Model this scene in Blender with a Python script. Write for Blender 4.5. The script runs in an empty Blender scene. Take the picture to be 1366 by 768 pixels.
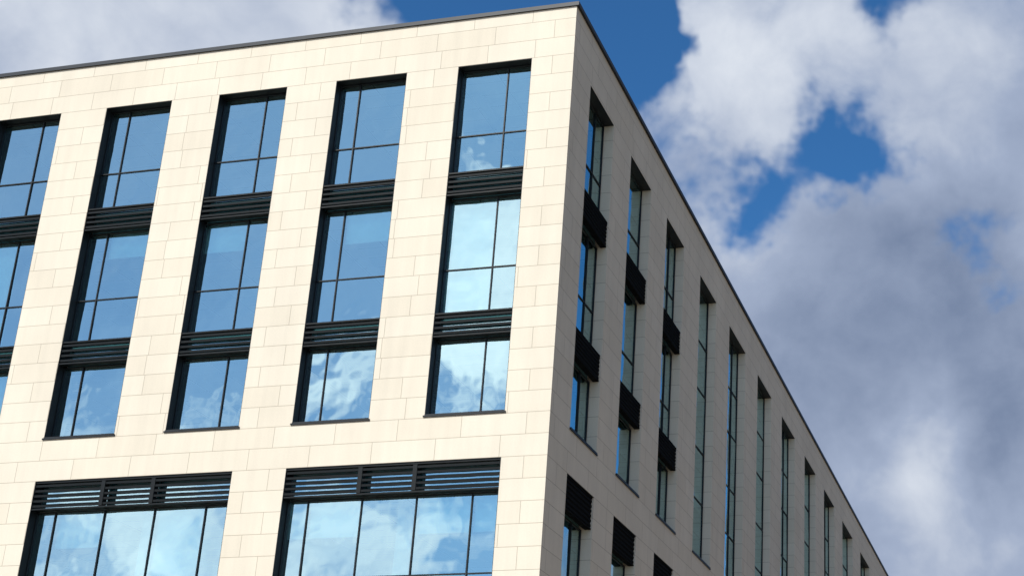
import bpy, math, random
from mathutils import Matrix, Vector
random.seed(11)
scn=bpy.context.scene
scn.view_settings.view_transform='Standard'; scn.view_settings.look='None'; scn.view_settings.exposure=0

# ---------------------------------------------------------------- helpers
class MB:
    def __init__(s): s.v=[];s.f=[];s.uv=[]
    def quad(s,a,b,c,d):
        a,b,c,d=[Vector(p) for p in (a,b,c,d)]
        n=(b-a).cross(d-a); ax=max(range(3),key=lambda i:abs(n[i]))
        i=len(s.v); s.v+= [a,b,c,d]; s.f.append((i,i+1,i+2,i+3))
        for p in (a,b,c,d):
            s.uv.append((p.y+37.3,p.z) if ax==0 else ((p.x,p.z) if ax==1 else (p.x,p.y)))
    def box(s,x0,x1,y0,y1,z0,z1):
        x0,x1=sorted((x0,x1));y0,y1=sorted((y0,y1));z0,z1=sorted((z0,z1))
        P=lambda i,j,k:(x1 if i else x0,y1 if j else y0,z1 if k else z0)
        s.quad(P(0,0,0),P(1,0,0),P(1,0,1),P(0,0,1))
        s.quad(P(1,1,0),P(0,1,0),P(0,1,1),P(1,1,1))
        s.quad(P(1,0,0),P(1,1,0),P(1,1,1),P(1,0,1))
        s.quad(P(0,1,0),P(0,0,0),P(0,0,1),P(0,1,1))
        s.quad(P(0,0,1),P(1,0,1),P(1,1,1),P(0,1,1))
        s.quad(P(0,1,0),P(1,1,0),P(1,0,0),P(0,0,0))
    def make(s,name,mat,parent=None,bevel=0):
        me=bpy.data.meshes.new(name); me.from_pydata([tuple(p) for p in s.v],[],s.f)
        l=me.uv_layers.new(name='UVMap')
        for i,u in enumerate(s.uv): l.data[i].uv=u
        me.materials.append(mat); me.update()
        o=bpy.data.objects.new(name,me); bpy.context.collection.objects.link(o)
        if parent: o.parent=parent
        return o

def newmat(name):
    m=bpy.data.materials.new(name); m.use_nodes=True; nt=m.node_tree
    return m,nt,nt.nodes['Principled BSDF'],nt.nodes['Material Output']
def N(nt,t,**k):
    n=nt.nodes.new(t)
    for a,b in k.items(): setattr(n,a,b)
    return n
def link(nt,a,b): nt.links.new(a,b)
def math_(nt,op,a,b=None,clamp=False):
    n=N(nt,'ShaderNodeMath',operation=op,use_clamp=clamp)
    for i,x in enumerate((a,b)):
        if x is None: continue
        if isinstance(x,(int,float)): n.inputs[i].default_value=x
        else: link(nt,x,n.inputs[i])
    return n.outputs[0]
def maprange(nt,v,a,b,c,d,t='LINEAR'):
    n=N(nt,'ShaderNodeMapRange',interpolation_type=t)
    link(nt,v,n.inputs[0])
    for i,x in enumerate((a,b,c,d)): n.inputs[i+1].default_value=x
    return n.outputs[0]
def noise(nt,vec,scale,detail=4,rough=.55,dist=0):
    n=N(nt,'ShaderNodeTexNoise'); link(nt,vec,n.inputs['Vector'])
    n.inputs['Scale'].default_value=scale;n.inputs['Detail'].default_value=detail
    n.inputs['Roughness'].default_value=rough;n.inputs['Distortion'].default_value=dist
    return n
def mixc(nt,f,a,b,mode='MIX'):
    n=N(nt,'ShaderNodeMix',data_type='RGBA',blend_type=mode)
    for s,x in ((n.inputs[0],f),(n.inputs[6],a),(n.inputs[7],b)):
        if isinstance(x,(int,float)): s.default_value=x
        elif isinstance(x,tuple): s.default_value=(*x,1) if len(x)==3 else x
        else: link(nt,x,s)
    return n.outputs[2]

# ---------------------------------------------------------------- materials
def stone_mat():
    m,nt,p,o=newmat('limestone_cladding')
    uv=N(nt,'ShaderNodeUVMap').outputs[0]
    mp=N(nt,'ShaderNodeMapping'); link(nt,uv,mp.inputs[0]); mp.inputs['Location'].default_value=(0.52,-0.186,0)
    br=N(nt,'ShaderNodeTexBrick'); link(nt,mp.outputs[0],br.inputs['Vector'])
    br.offset=.38; br.offset_frequency=2; br.squash=.8; br.squash_frequency=3
    br.inputs['Color1'].default_value=(.680,.618,.505,1); br.inputs['Color2'].default_value=(.645,.580,.465,1)
    br.inputs['Mortar'].default_value=(.35,.30,.225,1)
    br.inputs['Scale'].default_value=1; br.inputs['Mortar Size'].default_value=.0066
    br.inputs['Mortar Smooth'].default_value=.15; br.inputs['Bias'].default_value=-.2
    br.inputs['Brick Width'].default_value=1.66; br.inputs['Row Height'].default_value=.549
    tc=N(nt,'ShaderNodeTexCoord').outputs['Object']
    n1=noise(nt,tc,.35,5,.6); n2=noise(nt,tc,28,3,.6)
    st=N(nt,'ShaderNodeMapping'); link(nt,tc,st.inputs[0]); st.inputs['Scale'].default_value=(2.2,2.2,.18)
    n3=noise(nt,st.outputs[0],1.3,4,.6)
    f1=maprange(nt,n1.outputs[0],.3,.7,.94,1.04); f2=maprange(nt,n2.outputs[0],.3,.7,.97,1.03)
    f3=maprange(nt,n3.outputs[0],.35,.75,1.02,.94)
    f=math_(nt,'MULTIPLY',math_(nt,'MULTIPLY',f1,f2),f3)
    cc=N(nt,'ShaderNodeCombineColor'); [link(nt,f,cc.inputs[i]) for i in range(3)]
    c=mixc(nt,1.0,br.outputs[0],cc.outputs[0],'MULTIPLY')
    link(nt,c,p.inputs['Base Color']); p.inputs['Roughness'].default_value=.75
    p.inputs['Specular IOR Level'].default_value=.3
    h=math_(nt,'ADD',math_(nt,'MULTIPLY',br.outputs['Fac'],-1.0),math_(nt,'MULTIPLY',n2.outputs[0],.08))
    b=N(nt,'ShaderNodeBump'); b.inputs['Strength'].default_value=.3;b.inputs['Distance'].default_value=.005
    link(nt,h,b.inputs['Height']); link(nt,b.outputs[0],p.inputs['Normal'])
    return m
def simple(name,col,rough=.6,metal=0,var=.08,scale=3,spec=.5):
    m,nt,p,o=newmat(name)
    tc=N(nt,'ShaderNodeTexCoord').outputs['Object']
    n=noise(nt,tc,scale,5)
    f=maprange(nt,n.outputs[0],.3,.7,1-var,1+var)
    cc=N(nt,'ShaderNodeCombineColor'); [link(nt,f,cc.inputs[i]) for i in range(3)]
    link(nt,mixc(nt,1.0,col,cc.outputs[0],'MULTIPLY'),p.inputs['Base Color'])
    p.inputs['Roughness'].default_value=rough; p.inputs['Metallic'].default_value=metal
    p.inputs['Specular IOR Level'].default_value=spec
    return m
def glass_mat():
    m,nt,p,o=newmat('coated_window_glass'); nt.nodes.remove(p)
    tc=N(nt,'ShaderNodeTexCoord').outputs['Object']
    n=noise(nt,tc,.9,2,.4)
    b=N(nt,'ShaderNodeBump'); b.inputs['Strength'].default_value=1;b.inputs['Distance'].default_value=.013
    link(nt,n.outputs[0],b.inputs['Height'])
    g=N(nt,'ShaderNodeBsdfGlossy'); g.inputs['Color'].default_value=(.72,.97,1,1); g.inputs['Roughness'].default_value=.0
    link(nt,b.outputs[0],g.inputs['Normal'])
    t=N(nt,'ShaderNodeBsdfTransparent'); t.inputs['Color'].default_value=(.54,.86,.88,1)
    fr=N(nt,'ShaderNodeFresnel'); fr.inputs[0].default_value=1.5
    fac=maprange(nt,fr.outputs[0],.04,.6,.50,.95)
    mx=N(nt,'ShaderNodeMixShader'); link(nt,fac,mx.inputs[0]); link(nt,t.outputs[0],mx.inputs[1]); link(nt,g.outputs[0],mx.inputs[2])
    link(nt,mx.outputs[0],o.inputs[0]); return m
def ceil_mat():
    m,nt,p,o=newmat('ceiling_tiles')
    uv=N(nt,'ShaderNodeUVMap').outputs[0]
    br=N(nt,'ShaderNodeTexBrick'); link(nt,uv,br.inputs['Vector']); br.offset=0
    br.inputs['Color1'].default_value=(.88,.88,.87,1);br.inputs['Color2'].default_value=(.6,.63,.63,1)
    br.inputs['Mortar'].default_value=(.25,.25,.25,1);br.inputs['Scale'].default_value=1;br.inputs['Mortar Size'].default_value=.02
    br.inputs['Brick Width'].default_value=1.2;br.inputs['Row Height'].default_value=.6
    link(nt,br.outputs[0],p.inputs['Base Color']); p.inputs['Roughness'].default_value=.8
    return m
STONE=stone_mat()
METAL=simple('dark_anodised_metal',(.010,.013,.016),.5,.1,.1,4,.3)
LOUV=simple('louvre_metal',(.004,.006,.007),.5,0,.1,6,.2)
LOUM=simple('matt_black_louvre_metal',(.006,.007,.008),.85,0,.2,6,.04)
COPM=simple('coping_metal',(.025,.028,.032),.5,.2,.1,2,.3)
GLASS=glass_mat()
CEIL=ceil_mat()
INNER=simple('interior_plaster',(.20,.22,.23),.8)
COLM=simple('interior_column_paint',(.7,.72,.71),.8)
FLOORM=simple('interior_floor',(.58,.58,.56),.9)
BLIND=simple('blind_fabric',(.80,.82,.81),.8)
SPAN=simple('spandrel_panel',(.14,.30,.32),.3,.1)
ROOFM=simple('roof_membrane',(.2,.2,.2),.9)

B=bpy.data.objects.new('office_building',None); bpy.context.collection.objects.link(B)
X0=.06; ZT=24.69; RC=.25
XW=-44.6; YN=82.0
A_,P_,W_=1.092,3.542,2.073
HEAD=23.243; SILL=13.414; LH=12.264; LB=5.0
# ---------------------------------------------------------------- facade skin
def facade(mb,mp,u0,u1,ops,top=ZT,deep=.40,flip=False):
    us=sorted({u0,u1}|{o[0] for o in ops}|{o[1] for o in ops})
    vs=sorted({0,top}|{o[2] for o in ops}|{o[3] for o in ops})
    def q(*pts):
        pts=[mp(*p) for p in pts]
        mb.quad(*(pts if not flip else pts[::-1]))
    for a,b in zip(us,us[1:]):
        for c,d in zip(vs,vs[1:]):
            mu,mv=(a+b)/2,(c+d)/2
            if any(o[0]<mu<o[1] and o[2]<mv<o[3] for o in ops): continue
            q((a,c,0),(b,c,0),(b,d,0),(a,d,0))
    for a,b,c,d in ops:
        D=deep
        q((a,c,0),(a,d,0),(a,d,D),(a,c,D)) ; q((b,c,0),(b,c,D),(b,d,D),(b,d,0))
        q((a,d,0),(b,d,0),(b,d,D),(a,d,D)) ; q((a,c,0),(a,c,D),(b,c,D),(b,c,0))
ML=lambda u,v,d:(u,d,v)
MR=lambda u,v,d:(X0-d,u,v)
Lup=[(-(A_+k*P_+W_),-(A_+k*P_)) for k in range(12)]
Llo=[(-(A_+k*2*P_+P_+W_),-(A_+k*2*P_)) for k in range(6)]
near=[1.445,5.297,9.300,13.70,18.2,23.3,28.4,34.0,39.5,45.5,52.3,59.4,66.9,74.4]
far=[3.579,7.458,11.498,16.092]
for i in range(4,14):
    nx=near[i+1] if i<13 else 81.6
    far.append(near[i]+.55*(nx-near[i]))
Rup=list(zip(near,far))
HR=23.17
opsL=[(a,b,SILL,HEAD) for a,b in Lup]+[(a,b,LB,LH) for a,b in Llo]+[(a,b,.5,4.3) for a,b in Llo]
opsR=[(a,b,SILL,HR) for a,b in Rup]+[(a,b,LB,LH) for a,b in Rup]+[(a,b,.5,4.3) for a,b in Rup]
mb=MB(); facade(mb,ML,XW,X0,opsL); mb.make('stone_wall_south',STONE,B)
mb=MB(); facade(mb,MR,0,YN,opsR); mb.make('stone_wall_east',STONE,B)
mb=MB()
mb.quad((XW,0,0),(XW,0,ZT),(XW,YN,ZT),(XW,YN,0)); mb.quad((X0,YN,0),(XW,YN,0),(XW,YN,ZT),(X0,YN,ZT))
mb.make('stone_wall_rear',STONE,B)
mb=MB(); mb.box(XW+.3,X0-.35,.35,YN-.3,24.0,24.3); mb.make('roof_deck',ROOFM,B)
mb=MB()
x=X0+.07
mb.box(XW-.05,x,-.05,.33,ZT,ZT+.115); mb.box(x-.38,x,.333,YN+.05,ZT,ZT+.115)
mb.box(XW-.05,XW+.33,.333,YN+.05,ZT,ZT+.112); mb.box(XW+.333,x-.383,YN-.33,YN+.05,ZT,ZT+.112)
mb.make('roof_coping',COPM,B)

frame=MB(); glass=MB(); louv=MB(); liner=MB(); sill=MB(); blind=MB(); span=MB(); loum=MB()
def bx(mb,mp,u0,u1,v0,v1,d0,d1):
    a=mp(u0,v0,d0); b=mp(u1,v1,d1); mb.box(a[0],b[0],a[1],b[1],a[2],b[2])
def pane(mp,u0,u1,v0,v1,tilt=.003,d=None):
    d=d or RC+.035
    h=(u1-u0)/2; w=(v1-v0)/2
    tu=random.gauss(0,tilt)*h; tv=random.gauss(0,tilt)*w
    p=[mp(u0,v0,d-tu-tv),mp(u1,v0,d+tu-tv),mp(u1,v1,d+tu+tv),mp(u0,v1,d-tu+tv)]
    glass.quad(*p)
def louvre(mp,u0,u1,v0,v1,n,brk=(),solid=False):
    e=.012
    if solid:
        a0=v0+.04; pitch=(v1-.045-a0)/n
        bx(loum,mp,u0+e,u1-e,v1-.045,v1-.004,.035,.20); bx(loum,mp,u0+e,u1-e,v0+.002,v0+.04,.035,.20)
        bx(loum,mp,u0+e,u1-e,a0+.001,v1-.046,.062,.199)
        for i in range(n):
            z=a0+pitch*(i+.5); bx(loum,mp,u0+e+.01,u1-e-.01,z-.032,z+.032,.038,.061)
    else:
        bx(louv,mp,u0+e,u1-e,v1-.045,v1-.004,.02,.20); bx(louv,mp,u0+e,u1-e,v0+.002,v0+.04,.02,.20)
        a0=v0+.04; pitch=(v1-.045-a0)/n
        for i in range(n):
            z=a0+pitch*(i+.5)
            pts=[(.03,z-.030),(.025,z+.026),(.125,z+.034),(.125,z-.008)]
            A=[mp(u0+e,zz,d) for d,zz in pts]; C=[mp(u1-e,zz,d) for d,zz in pts]
            for j in range(4):
                k=(j+1)%4; louv.quad(A[j],C[j],C[k],A[k])
            louv.quad(*A); louv.quad(*C)
    for b in brk: bx(louv,mp,b-.055,b+.055,v0+.05,v1-.055,.012,.19)
    bx(span,mp,u0+.05,u1-.05,v0+.05,v1-.05,RC+.07,RC+.11)
    if not solid: pane(mp,u0+.02,u1-.02,v0+.04,v1-.04,.001,RC+.02)
def glazing(mp,u0,u1,v0,v1,mull,trans):
    f=.030; hm=.0145; d0,d1=RC+.005,RC+.09
    bx(frame,mp,u0+.014,u0+f,v0,v1,d0,d1); bx(frame,mp,u1-f,u1-.014,v0,v1,d0,d1)
    bx(frame,mp,u0+f,u1-f,v0,v0+f,d0,d1); bx(frame,mp,u0+f,u1-f,v1-f,v1,d0,d1)
    us=[u0+f]+list(mull)+[u1-f]; vs=[v0+f]+list(trans)+[v1-f]
    for m in mull: bx(frame,mp,m-hm,m+hm,v0+f,v1-f,d0-.006,d1)
    for i in range(len(us)-1):
        a=us[i]+(hm if i else 0); b=us[i+1]-(hm if i<len(us)-2 else 0)
        for t in trans: bx(frame,mp,a,b,t-hm,t+hm,d0,d1)
        for j in range(len(vs)-1):
            c=vs[j]+(hm if j else 0); d=vs[j+1]-(hm if j<len(vs)-2 else 0)
            pane(mp,a,b,c,d)
def blinds(mp,u0,u1,v1,drop):
    bx(blind,mp,u0+.03,u1-.03,v1-drop,v1-.05,RC+.16,RC+.165)
    bx(blind,mp,u0+.03,u1-.03,v1-drop-.03,v1-drop-.001,RC+.15,RC+.175)
def lining(mp,u0,u1,v0,v1,jamb):
    t=.012
    bx(liner,mp,u0+.001,u1-.001,v1-t,v1-.001,.004,RC+.1)
    if jamb:
        bx(liner,mp,u0+.001,u0+t,v0,v1-t,.004,RC+.1); bx(liner,mp,u1-t,u1-.001,v0,v1-t,.004,RC+.1)
    bx(sill,mp,u0-.03,u1+.03,v0-.035,v0+.004,-.035,-.002); bx(sill,mp,u0+t,u1-t,v0+.005,v0+.03,-.035,RC+.05)

# ---- south (sunlit) facade
BL={0:[(2,'l',3.2)],1:[(2,'r',.9)],2:[(2,'l',.8)],3:[(2,'r',.7)],4:[(2,'l',3.2),(3,'r',1.0)]}
for k,(a,b) in enumerate(Lup):
    m=b-.745 if k%2==0 else b-1.48
    lining(ML,a,b,SILL,HEAD,True)
    glazing(ML,a,b,20.07,HEAD-.012,[m],[21.25])
    louvre(ML,a,b,19.40,20.07,4)
    glazing(ML,a,b,16.13,19.40,[m],[17.40])
    louvre(ML,a,b,15.48,16.13,4)
    glazing(ML,a,b,SILL+.03,15.48,[m],[])
    tops={1:HEAD,2:19.40,3:15.48}
    lst=BL.get(k)
    if lst is None: lst=[(t,random.choice('lr'),random.choice([.5,.9,1.6])) for t in (1,2,3) if random.random()<.35]
    for t,sd,dr in lst: blinds(ML,*((a,m) if sd=='l' else (m,b)),tops[t],dr)
for k,(a,b) in enumerate(Llo):
    ms=[b-.76-1.43*i for i in range(4)][::-1]
    for (h,lo) in ((LH,LB),(4.3,.5)):
        lining(ML,a,b,lo,h,True)
    louvre(ML,a,b,11.50,LH-.012,5,ms[1:3])
    glazing(ML,a,b,8.30,11.50,ms,[9.54])
    louvre(ML,a,b,7.60,8.30,5,ms[1:3])
    glazing(ML,a,b,LB+.03,7.60,ms,[])
    glazing(ML,a,b,.53,4.288,ms,[3.3])
    es=[a]+ms+[b]
    for i in range(5):
        if random.random()<.45: blinds(ML,es[i],es[i+1],11.5,random.choice([.9,2.9,2.9]))
# ---- east (shaded) facade
RC=.28
for k,(a,b) in enumerate(Rup):
    w=b-a
    m=a+w*(.36 if k%2 else .64)
    lining(MR,a,b,SILL,HR,False); lining(MR,a,b,LB,LH,False); lining(MR,a,b,.5,4.3,False)
    if k<3:
        glazing(MR,a,b,20.07,HR-.012,[m],[21.25]); louvre(MR,a,b,19.35,20.12,6,(),True)
        glazing(MR,a,b,16.13,19.35,[m],[17.40]); louvre(MR,a,b,15.43,16.18,6,(),True)
        glazing(MR,a,b,SILL+.03,15.43,[m],[])
    else:
        glazing(MR,a,b,SILL+.03,HR-.012,[m],[15.6,17.4,19.5,21.25])
    louvre(MR,a,b,11.4,LH-.012,6,(),True)
    glazing(MR,a,b,8.30,11.40,[m],[9.54]); louvre(MR,a,b,7.6,8.3,5,(),True); glazing(MR,a,b,LB+.03,7.6,[m],[])
    glazing(MR,a,b,.53,4.288,[m],[3.3])
    if random.random()<.3: blinds(MR,a,m,19.35,1.2)
frame.make('window_frames',METAL,B); glass.make('window_glass',GLASS,B); louv.make('louvres',LOUV,B); loum.make('louvre_panels',LOUM,B)
liner.make('window_reveal_linings',METAL,B); sill.make('window_sills',METAL,B); blind.make('window_blinds',BLIND,B)
span.make('spandrel_panels',SPAN,B)
# ---------------------------------------------------------------- interior
ce=MB(); fl=MB(); iw=MB(); col=MB(); lf=MB()
xi,yi=X0-.47,.45
for zb,zt in ((23.45,23.9),(19.36,20.04),(15.42,16.10),(11.45,12.2),(7.62,8.25),(4.35,4.9)):
    ce.box(XW+.4,xi,yi,YN-.4,zb,zb+.1); fl.box(XW+.4,xi,yi,YN-.4,zb+.101,zt)
    xx=-1.5
    while xx>-40:   # suspended linear fittings (unlit)
        lf.box(xx-.12,xx+.12,1.2,5.2,zb-.16,zb-.09); xx-=1.77
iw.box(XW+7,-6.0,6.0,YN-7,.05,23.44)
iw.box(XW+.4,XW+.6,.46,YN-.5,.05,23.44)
for i in range(1,13):
    x=-(.35+i*P_); col.box(x-.2,x+.2,1.0,1.4,.05,23.44)
col.box(-.8,-.48,.6,1.0,.05,23.44)
for i in range(1,14):
    y=(far[i-1]+near[i])/2; col.box(-1.3,-.9,y-.2,y+.2,.05,23.44)
for x in (-7.3,-18.6,-29.3): iw.box(x-.05,x+.05,1.5,6.0,.05,23.4)
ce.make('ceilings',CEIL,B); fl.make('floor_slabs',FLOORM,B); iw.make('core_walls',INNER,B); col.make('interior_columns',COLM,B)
lf.make('ceiling_fittings',COLM,B)

# ---------------------------------------------------------------- neighbouring building across the side street
NB=bpy.data.objects.new('neighbouring_building',None); bpy.context.collection.objects.link(NB)
NX=26.; ny0,ny1=4.,140.; NT=17.2
RENDERW=simple('buff_brickwork',(.33,.25,.165),.85,0,.08,.6); DGL=simple('dark_glazing',(.05,.07,.09),.25)
ops=[]
u=ny0+1.6
while u+2<ny1:
    for v in (1,4.4,7.8,11.2): ops.append((u,u+1.7,v,v+2.1))
    u+=4.2
mb=MB(); facade(mb,lambda u,v,d:(NX+d,u,v),ny0,ny1,ops,NT,.22)
mb.quad((NX,ny0,0),(NX+16,ny0,0),(NX+16,ny0,NT),(NX,ny0,NT)); mb.quad((NX+16,ny0,0),(NX+16,ny1,0),(NX+16,ny1,NT),(NX+16,ny0,NT))
mb.quad((NX,ny1,0),(NX+16,ny1,0),(NX+16,ny1,NT),(NX,ny1,NT)); mb.make('walls',RENDERW,NB)
mb=MB(); mb.box(NX-.1,NX+16.1,ny0-.1,ny1+.1,NT+.002,NT+.3); mb.make('parapet',RENDERW,NB)
mb=MB(); fr2=MB()
for a,b,c,d in ops:
    mb.quad((NX+.2,a,c),(NX+.2,b,c),(NX+.2,b,d),(NX+.2,a,d)); fr2.box(NX+.15,NX+.19,(a+b)/2-.03,(a+b)/2+.03,c,d)
    fr2.box(NX-.05,NX+.15,a,b,c,c+.05)
mb.make('windows',DGL,NB); fr2.make('window_frames',RENDERW,NB)

# ---------------------------------------------------------------- surroundings
def flat(name,x0,x1,y0,y1,z0,z1,mat):
    m=MB(); m.box(x0,x1,y0,y1,z0,z1); return m.make(name,mat)
GR=simple('ground_gravel',(.22,.18,.125),.9,0,.2,.5)
AS=simple('asphalt',(.05,.05,.052),.85,0,.25,8)
def paving():
    m,nt,p,o=newmat('paving_slabs')
    uv=N(nt,'ShaderNodeUVMap').outputs[0]
    br=N(nt,'ShaderNodeTexBrick'); link(nt,uv,br.inputs['Vector'])
    br.inputs['Color1'].default_value=(.29,.225,.155,1);br.inputs['Color2'].default_value=(.25,.195,.135,1)
    br.inputs['Mortar'].default_value=(.15,.14,.12,1);br.inputs['Scale'].default_value=1;br.inputs['Mortar Size'].default_value=.01
    br.inputs['Brick Width'].default_value=.9;br.inputs['Row Height'].default_value=.6
    link(nt,br.outputs[0],p.inputs['Base Color']); p.inputs['Roughness'].default_value=.8; return m
PV=paving(); KB=simple('kerb_stone',(.3,.3,.29),.8); WP=simple('road_paint',(.75,.75,.72),.7)
g=MB(); g.quad((-3000,-3000,-.13),(3000,-3000,-.13),(3000,3000,-.13),(-3000,3000,-.13)); g.make('ground',GR)
flat('pavement',XW-6,NX-.002,-12,-.0,-.12,-.004,PV)
flat('pavement',X0+.002,NX-.002,.002,ny1,-.12,-.004,PV)
flat('pavement',-70,60,-40,-22.3,-.12,-.004,PV)
r=MB(); r.quad((-300,-22,-.122),(300,-22,-.122),(300,-12.3,-.122),(-300,-12.3,-.122)); r.make('road',AS)
mk=MB()
for i in range(-40,41): mk.quad((i*6,-17.2,-.117),(i*6+3,-17.2,-.117),(i*6+3,-17.08,-.117),(i*6,-17.08,-.117))
mk.make('road_markings',WP)
flat('kerb',XW-6,NX-.002,-12.3,-12.002,-.125,.0,KB); flat('kerb',-70,60,-22.298,-22.0,-.125,.0,KB)

# ---------------------------------------------------------------- sky + clouds
def dirv(az,el):
    a,e=math.radians(az),math.radians(el); return (math.sin(a)*math.cos(e),math.cos(a)*math.cos(e),math.sin(e))
SAZ,SEL=-162.,42.
W=bpy.data.worlds.new('World'); scn.world=W; W.use_nodes=True; nt=W.node_tree; nt.nodes.clear()
out=N(nt,'ShaderNodeOutputWorld')
sky=N(nt,'ShaderNodeTexSky',sky_type='NISHITA'); sky.sun_disc=False
sky.sun_elevation=math.radians(SEL); sky.sun_rotation=math.radians(SAZ)
sky.air_density=1.0; sky.dust_density=.3; sky.ozone_density=2.5
D=N(nt,'ShaderNodeTexCoord').outputs['Generated']
def warp(vec,scale,amt,det):
    wn=noise(nt,vec,scale,det,.6)
    sub=N(nt,'ShaderNodeVectorMath',operation='SUBTRACT'); link(nt,wn.outputs['Color'],sub.inputs[0]); sub.inputs[1].default_value=(.5,.5,.5)
    sc=N(nt,'ShaderNodeVectorMath',operation='SCALE'); link(nt,sub.outputs[0],sc.inputs[0]); sc.inputs['Scale'].default_value=amt
    ad=N(nt,'ShaderNodeVectorMath',operation='ADD'); link(nt,vec,ad.inputs[0]); link(nt,sc.outputs[0],ad.inputs[1]); return ad.outputs[0]
DW=warp(D,13,.13,4)
DD=warp(D,4,.10,3)
def blob(az,el,r,amt):
    n=N(nt,'ShaderNodeVectorMath',operation='DISTANCE'); link(nt,DW,n.inputs[0]); n.inputs[1].default_value=dirv(az,el)
    return maprange(nt,n.outputs['Value'],math.radians(r)*1.7,0,0,amt,'SMOOTHSTEP')
def addall(l):
    s=l[0]
    for x in l[1:]: s=math_(nt,'ADD',s,x)
    return s
sx=N(nt,'ShaderNodeSeparateXYZ'); link(nt,D,sx.inputs[0])
fn=noise(nt,DD,9,7,.52)
fnc=maprange(nt,fn.outputs[0],.3,.7,.05,.95)
south=maprange(nt,sx.outputs[1],.15,-.15,0,1)
bs=maprange(nt,sx.outputs[2],.42,.25,-.60,.26)
bias=math_(nt,'ADD',math_(nt,'MULTIPLY',south,bs),math_(nt,'MULTIPLY',math_(nt,'SUBTRACT',1,south),.48))
dens=addall([fnc,bias,
  blob(-12.8,27.8,1.7,-1.0),blob(-8.6,29.0,2.0,-1.25),blob(-23.5,35,5.0,-1.8),blob(-18.3,33.5,2.0,-1.1),blob(-3.0,26.4,1.7,-.75),
  blob(-6.3,35.8,1.8,-1.0),blob(-15.6,30.2,1.3,-.5),blob(19,26,9,-1.2),blob(14,20,8,-1.1),blob(-40,33,8,.4),
  blob(-6,20,5.5,.7),blob(-3,16,4,.3),blob(-14,32,2.0,.3),
  blob(-158,24.6,5.0,1.6),blob(-150,19.5,2.6,.9),blob(-143,27,4.0,-.4)])
mask0=maprange(nt,dens,.28,1.0,0,1,'SMOOTHSTEP')
veil=math_(nt,'MULTIPLY',south,.22)
mask=math_(nt,'MAXIMUM',mask0,veil)
n2=noise(nt,DD,10,7,.55)
shade=addall([maprange(nt,n2.outputs[0],.3,.7,.28,.66),
  blob(-6,22,6.5,-.32),blob(-13,32.5,4.5,.25),blob(-3,31.5,3.5,.18),blob(-5,15.8,3.2,.26),blob(-40,33,9,.36),math_(nt,'MULTIPLY',south,.34)])
cr=N(nt,'ShaderNodeValToRGB'); link(nt,shade,cr.inputs[0])
e=cr.color_ramp.elements; e[0].position=0;e[0].color=(.15,.205,.33,1);e[1].position=1;e[1].color=(.88,.92,.97,1)
x=e.new(.45);x.color=(.36,.43,.58,1)
b1=N(nt,'ShaderNodeBackground'); b1.inputs[1].default_value=.085
link(nt,mixc(nt,1.0,sky.outputs[0],(.46,1.05,1.5),'MULTIPLY'),b1.inputs[0])
b2=N(nt,'ShaderNodeBackground'); link(nt,cr.outputs[0],b2.inputs[0])
east=maprange(nt,sx.outputs[0],.27,.50,1.0,.28)
link(nt,math_(nt,'MULTIPLY',maprange(nt,south,0,1,1.0,2.15),east),b2.inputs[1])
ms=N(nt,'ShaderNodeMixShader'); link(nt,mask,ms.inputs[0]); link(nt,b1.outputs[0],ms.inputs[1]); link(nt,b2.outputs[0],ms.inputs[2])
link(nt,ms.outputs[0],out.inputs[0])
# ---------------------------------------------------------------- sun
s=bpy.data.lights.new('sun','SUN'); s.energy=4.8; s.angle=math.radians(.5); s.color=(1,.955,.875)
so=bpy.data.objects.new('sun',s); bpy.context.collection.objects.link(so)
so.rotation_euler=Vector(dirv(SAZ,SEL)).to_track_quat('Z','Y').to_euler(); so.location=(0,-60,60)
# ---------------------------------------------------------------- camera
c=bpy.data.cameras.new('camera'); co=bpy.data.objects.new('camera',c); bpy.context.collection.objects.link(co)
r0=Vector((.97180,.23452,.02469));r1=Vector((-.05905,.34336,-.93735));r2=Vector((-.22830,.90945,.34753))
R=Matrix((r0,-r1,-r2)).transposed().to_4x4()
co.matrix_world=Matrix.Translation((11.815,-31.204,1.6))@R
c.sensor_width=36; c.lens=1974.722/1366*36; c.shift_x=(683-948.29)/1366; c.shift_y=(525.586-384)/1366
c.clip_end=8000; c.clip_start=.1
scn.camera=co
